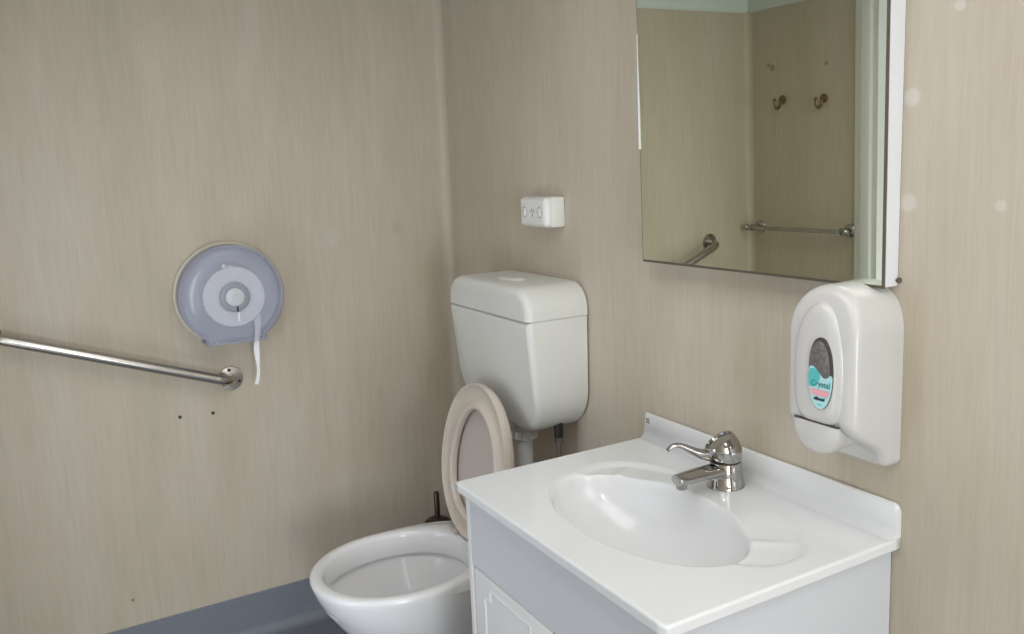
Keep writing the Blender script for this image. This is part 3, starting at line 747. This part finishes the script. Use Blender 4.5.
# ------------------------------------------------------------------ jumbo toilet paper dispenser
def build_paper():
    YC, ZC, R = -.8145, 1.2035, .1625
    t = thing('toilet_paper_dispenser', 'round smoky plastic toilet paper dispenser on the left wall above the grab rail end', 'toilet paper dispenser', (0, YC, ZC))
    hw, zb = .0935, ZC-.152
    def outl(i, x, rr=R, k=60):
        r = rr-i; a0 = math.asin(min(.99, hw/rr)); P = []
        sa = -PI/2+a0; ea = 3*PI/2-a0
        for q in range(k+1):
            a = sa+(ea-sa)*q/k; P.append((x, YC+r*cos(a), ZC+r*sin(a)))
        h = hw-i*.6
        zz = ZC-math.sqrt(max(r*r-h*h, 0))
        P += [(x, YC-h, ZC-.140), (x, YC-h-.002, zb+.012+i*.2), (x, YC-h, zb+i*.2), (x, YC, zb+i*.2), (x, YC+h, zb+i*.2), (x, YC+h+.002, zb+.012+i*.2), (x, YC+h, ZC-.140)]
        return P
    b = new(); lathe(b, [(R+.006, .0005), (R+.006, .022), (R+.003, .028), (R-.004, .030), (R-.004, .006), (.02, .006)], (0, YC, ZC), (1, 0, 0), 80)
    o = obj('back_plate', b, 'cream', t, 50); o['label'] = 'cream back plate showing as a rim around the cover'
    b = new()
    rings = [outl(.004, .018), outl(.0, .020), outl(0, .095), outl(.0015, .104), outl(.006, .112), outl(.013, .118), outl(.022, .121), outl(.04, .1225)]
    loft(b, rings, cap0=False); cv = obj('cover', b, 'cover', t, 50); cv['label'] = 'smoky translucent cover'
    b = new(); lathe(b, [(.0465, .1222), (.0465, .1255), (.044, .1268), (.029, .1268), (.027, .1262)], (0, YC, ZC), (1, 0, 0), 48); obj('hub_ring', b, 'hubgrey', cv)
    b = new(); lathe(b, [(.0285, .1262), (.0285, .1285), (.026, .130), (.009, .130), (.0085, .1285), (.006, .1285), (.0055, .1305), (.001, .131)], (0, YC, ZC), (1, 0, 0), 40); obj('lock', b, 'hubwhite', cv)
    b = new(); add_box(b, .1266, .1276, YC+.005-.003, YC+.005+.003, ZC-.047, ZC-.030); obj('level_mark', b, 'print', cv)
    b = new(); add_box(b, .1226, .1240, YC+.0075-.0025, YC+.0075+.0025, ZC-.077, ZC-.049); obj('level_slot', b, 'paper', cv)
    b = new()
    for y0, wd, hh in ((-.030, .009, .012), (-.018, .003, .006), (-.013, .004, .006), (-.007, .004, .006), (-.001, .003, .005)):
        add_box(b, .1212, .1226, YC+y0, YC+y0+wd, ZC+.094, ZC+.094+hh)
    obj('moulded_mark', b, 'hubwhite', cv)
    b = new(); loft(b, [outl(.0025, .0205), outl(.0025, .080), outl(.006, .080), outl(.0065, .034)])
    o = obj('inner_liner', b, 'liner', t, 50)
    # the roll inside
    r = thing('toilet_roll', 'part-used white jumbo paper roll seen through the smoky dispenser cover', 'toilet roll', (.02, YC, ZC))
    b = new(); lathe(b, [(.030, .012), (.0945, .012), (.0945, .116), (.093, .1175), (.030, .1175), (.030, .012)], (0, YC, ZC), (1, 0, 0), 64, False, False); obj('paper_roll', b, 'paper', r)
    b = new(); n = 16; rings = []
    ya = YC+.0645
    for k in range(n+1):
        f = k/n; z = ZC-.05-.245*f if k else ZC-.05
        wd = .020-.010*f+.003*sin(f*14); tw = .15+.5*f; y = ya+.012*f-.030*f*f+.004*sin(f*9)
        x = .095-.004*sin(f*6)
        c, s_ = cos(tw), sin(tw)
        rings.append([(x+sx*wd*s_*.5+.0012*q*c, y+sx*wd*c*.5-.0012*q*s_, z) for sx, q in ((-1, -1), (-.4, -2), (.4, -.2), (1, -1), (1, 1), (.4, 2.4), (-.4, .6), (-1, 1))])
    loft(b, rings); obj('loose_end', b, 'paper', r, 60)
build_paper()

# ------------------------------------------------------------------ grab rail
def build_rail():
    slope = .366; zf, yf = .919, -.829
    yl = -1.494; zl = 1.160
    t = thing('grab_rail', 'sloping stainless steel grab rail on the left wall', 'grab rail', (0, (yf+yl)/2, (zf+zl)/2))
    dv = Vector((0, yl-yf, zl-zf)); L = dv.length; dv.normalize()
    A = Vector((0, yf, zf)); B = Vector((0, yl, zl)); out = Vector((1, 0, 0)); o_, r_ = .066, .050
    pts = [A+out*.001, A+out*(o_-r_)]
    for k in range(1, 9):
        a = PI/2*k/8; pts.append(A+out*(o_-r_+r_*sin(a))+dv*(r_*(1-cos(a))))
    for k in range(9):
        a = PI/2*k/8; pts.append(B-dv*(r_*(1-sin(a)))+out*(o_-r_+r_*cos(a)))
    pts += [B+out*.001]
    b = new(); tube(b, pts, .0166, 24); obj('rail', b, 'steel', t, 40)
    for P in (A, B):
        b = new(); lathe(b, [(.0405, .0003), (.0405, .004), (.0395, .0055), (.030, .0062), (.017, .0075)], P, (1, 0, 0), 48); fl = obj('flange', b, 'steel', t, 30)
        for k in range(3):
            a = PI/2+.1+2*PI*k/3 if True else 0
            b = new(); lathe(b, [(.0055, .005), (.0055, .0072), (.004, .0084), (.0012, .0086), (.0010, .0078)], P+Vector((0, .0295*cos(a-.0), .0295*sin(a))), (1, 0, 0), 16); obj('screw', b, 'dark', fl)
build_rail()
# leftover wall plugs
for (y, z, lab) in ((-.996, .817, 'dark screw hole in the left wall below the rail, nearer the left edge'), (-.894, .812, 'dark screw hole in the left wall below the rail flange, nearer the toilet')):
    b = new(); lathe(b, [(.0058, -.0), (.0055, .0014), (.0030, .0016), (.0026, .0006), (.001, .0006)], (0.0002, y, z), (1, 0, 0), 16)
    tag(obj('wall_plug', b, 'plug'), lab, 'screw hole', 'old screw holes under the grab rail')

# ------------------------------------------------------------------ things on the front wall (seen in the mirror)
def build_towel():
    z, xa, xb, off = 1.209, .064, .540, .062
    t = thing('towel_rail', 'chrome towel rail reflected in the mirror below the hooks', 'towel rail', ((xa+xb)/2, YF, z))
    b = new(); tube(b, [(xa-.028, YF+off, z), (xb+.022, YF+off, z)], .0085, 18); obj('rail', b, 'chrome', t)
    for x in (xa, xb):
        b = new(); lathe(b, [(.028, .0004), (.028, .004), (.024, .009), (.012, .013), (.010, .045), (.014, .050), (.015, .062), (.013, .074), (.001, .078)], (x, YF, z), (0, 1, 0), 28)
        obj('bracket', b, 'chrome', t)
    for x, s in ((xa-.028, -1), (xb+.022, 1)):
        b = new(); lathe(b, [(.011, -.006), (.014, -.003), (.014, .006), (.009, .013), (.001, .015)], (x, YF+off, z), (s, 0, 0), 20); obj('end_cap', b, 'chrome', t)
build_towel()
def build_hook(x, z, label):
    t = thing('coat_hook', label, 'coat hook', (x, YF, z), 'coat hooks above the towel rail')
    b = new(); lathe(b, [(.019, .0004), (.019, .003), (.015, .006), (.006, .008)], (x, YF, z+.012), (0, 1, 0), 24); obj('mounting_plate', b, 'bronze', t)
    b = new(); tube(b, smooth_path([(x, YF+.004, z+.012), (x, YF+.014, z+.002), (x, YF+.022, z-.018), (x, YF+.036, z-.026), (x, YF+.050, z-.016), (x, YF+.054, z+.006)], 6), [.0065]*25+[.006]*6, 12)
    o = obj('hook_arm', b, 'bronze', t)
    b = new(); lathe(b, [(.001, -.009), (.006, -.006), (.0085, 0), (.006, .006), (.001, .009)], (x, YF+.054, z+.010), (0, 0, 1), 14); obj('tip', b, 'bronze', t)
build_hook(.195, 1.762, 'brass coat hook reflected in the mirror, the one nearer the room corner')
build_hook(.411, 1.749, 'brass coat hook reflected in the mirror, the one nearer the door frame')

# ------------------------------------------------------------------ lights: ceiling fitting, daylight through the end window
LX, LY = 2.35, -1.12
t = thing('ceiling_light', 'round ceiling light fitting above the photographer, out of frame', 'ceiling light', (LX, LY, HC))
b = new(); lathe(b, [(.17, 0), (.17, .02), (.165, .025), (.15, .025), (.15, 0)], (LX, LY, HC-.0004), (0, 0, -1), 48); obj('light_base', b, 'white_trim', t)
b = new(); lathe(b, [(.09, .012), (.088, .035), (.07, .055), (.04, .066), (.001, .070)], (LX, LY, HC), (0, 0, -1), 48)
M['lamp'] = emis('lamp diffuser', (1.0, .98, .95), 22); obj('diffuser', b, 'lamp', t)
def area(name, loc, rot, sx, sy, e, col):
    l = bpy.data.lights.new(name, 'AREA'); l.shape = 'RECTANGLE'; l.size = sx; l.size_y = sy; l.energy = e; l.color = col
    o = bpy.data.objects.new(name, l); C.objects.link(o); o.location = loc; o.rotation_euler = rot; return o
area('window_daylight', (XR+.16, (WY0+WY1)/2, (WZ0+WZ1)/2), (0, PI/2, 0), WZ1-WZ0, WY1-WY0, 46, (.90, .955, 1.0))
area('doorway_daylight', (1.22, YF-.30, .45), (PI/2, 0, math.radians(38)), .55, .8, 4.3, (.92, .96, 1.0))
# added fill light: unseen glowing panels standing in for soft ceiling bounce
M['panel'] = emis('fill panel glow', (.99, .99, 1.0), 2.7)
for px, lab in ((1.60, 'added glowing fill panel above the vanity, out of frame'), (2.92, 'added glowing fill panel beside the round fitting, out of frame'), (4.04, 'added glowing fill panel nearest the end window, out of frame')):
    t = thing('fill_panel', lab, 'ceiling light', (px, -.78, HC), 'added ceiling fill panels')
    x0, x1 = px-.53, px+.53; y0, y1 = (-.80, -.10) if px == 2.92 else (-1.15, -.45)
    b = new()
    for a in ((x0-.02, x1+.02, y0-.02, y0), (x0-.02, x1+.02, y1, y1+.02), (x0-.02, x0, y0, y1), (x1, x1+.02, y0, y1)): add_box(b, a[0], a[1], a[2], a[3], HC-.025, HC-.0005)
    obj('frame', b, 'white_trim', t)
    b = new(); add_box(b, x0, x1, y0, y1, HC-.016, HC-.006); obj('diffuser', b, 'panel', t)
w = bpy.data.worlds.new('world'); S.world = w; w.use_nodes = True
w.node_tree.nodes['Background'].inputs[0].default_value = (.75, .85, 1, 1); w.node_tree.nodes['Background'].inputs[1].default_value = 1.0
S.view_settings.view_transform = 'Standard'; S.view_settings.look = 'None'; S.view_settings.gamma = 1; S.view_settings.use_curve_mapping = False
S.view_settings.exposure = 0.05
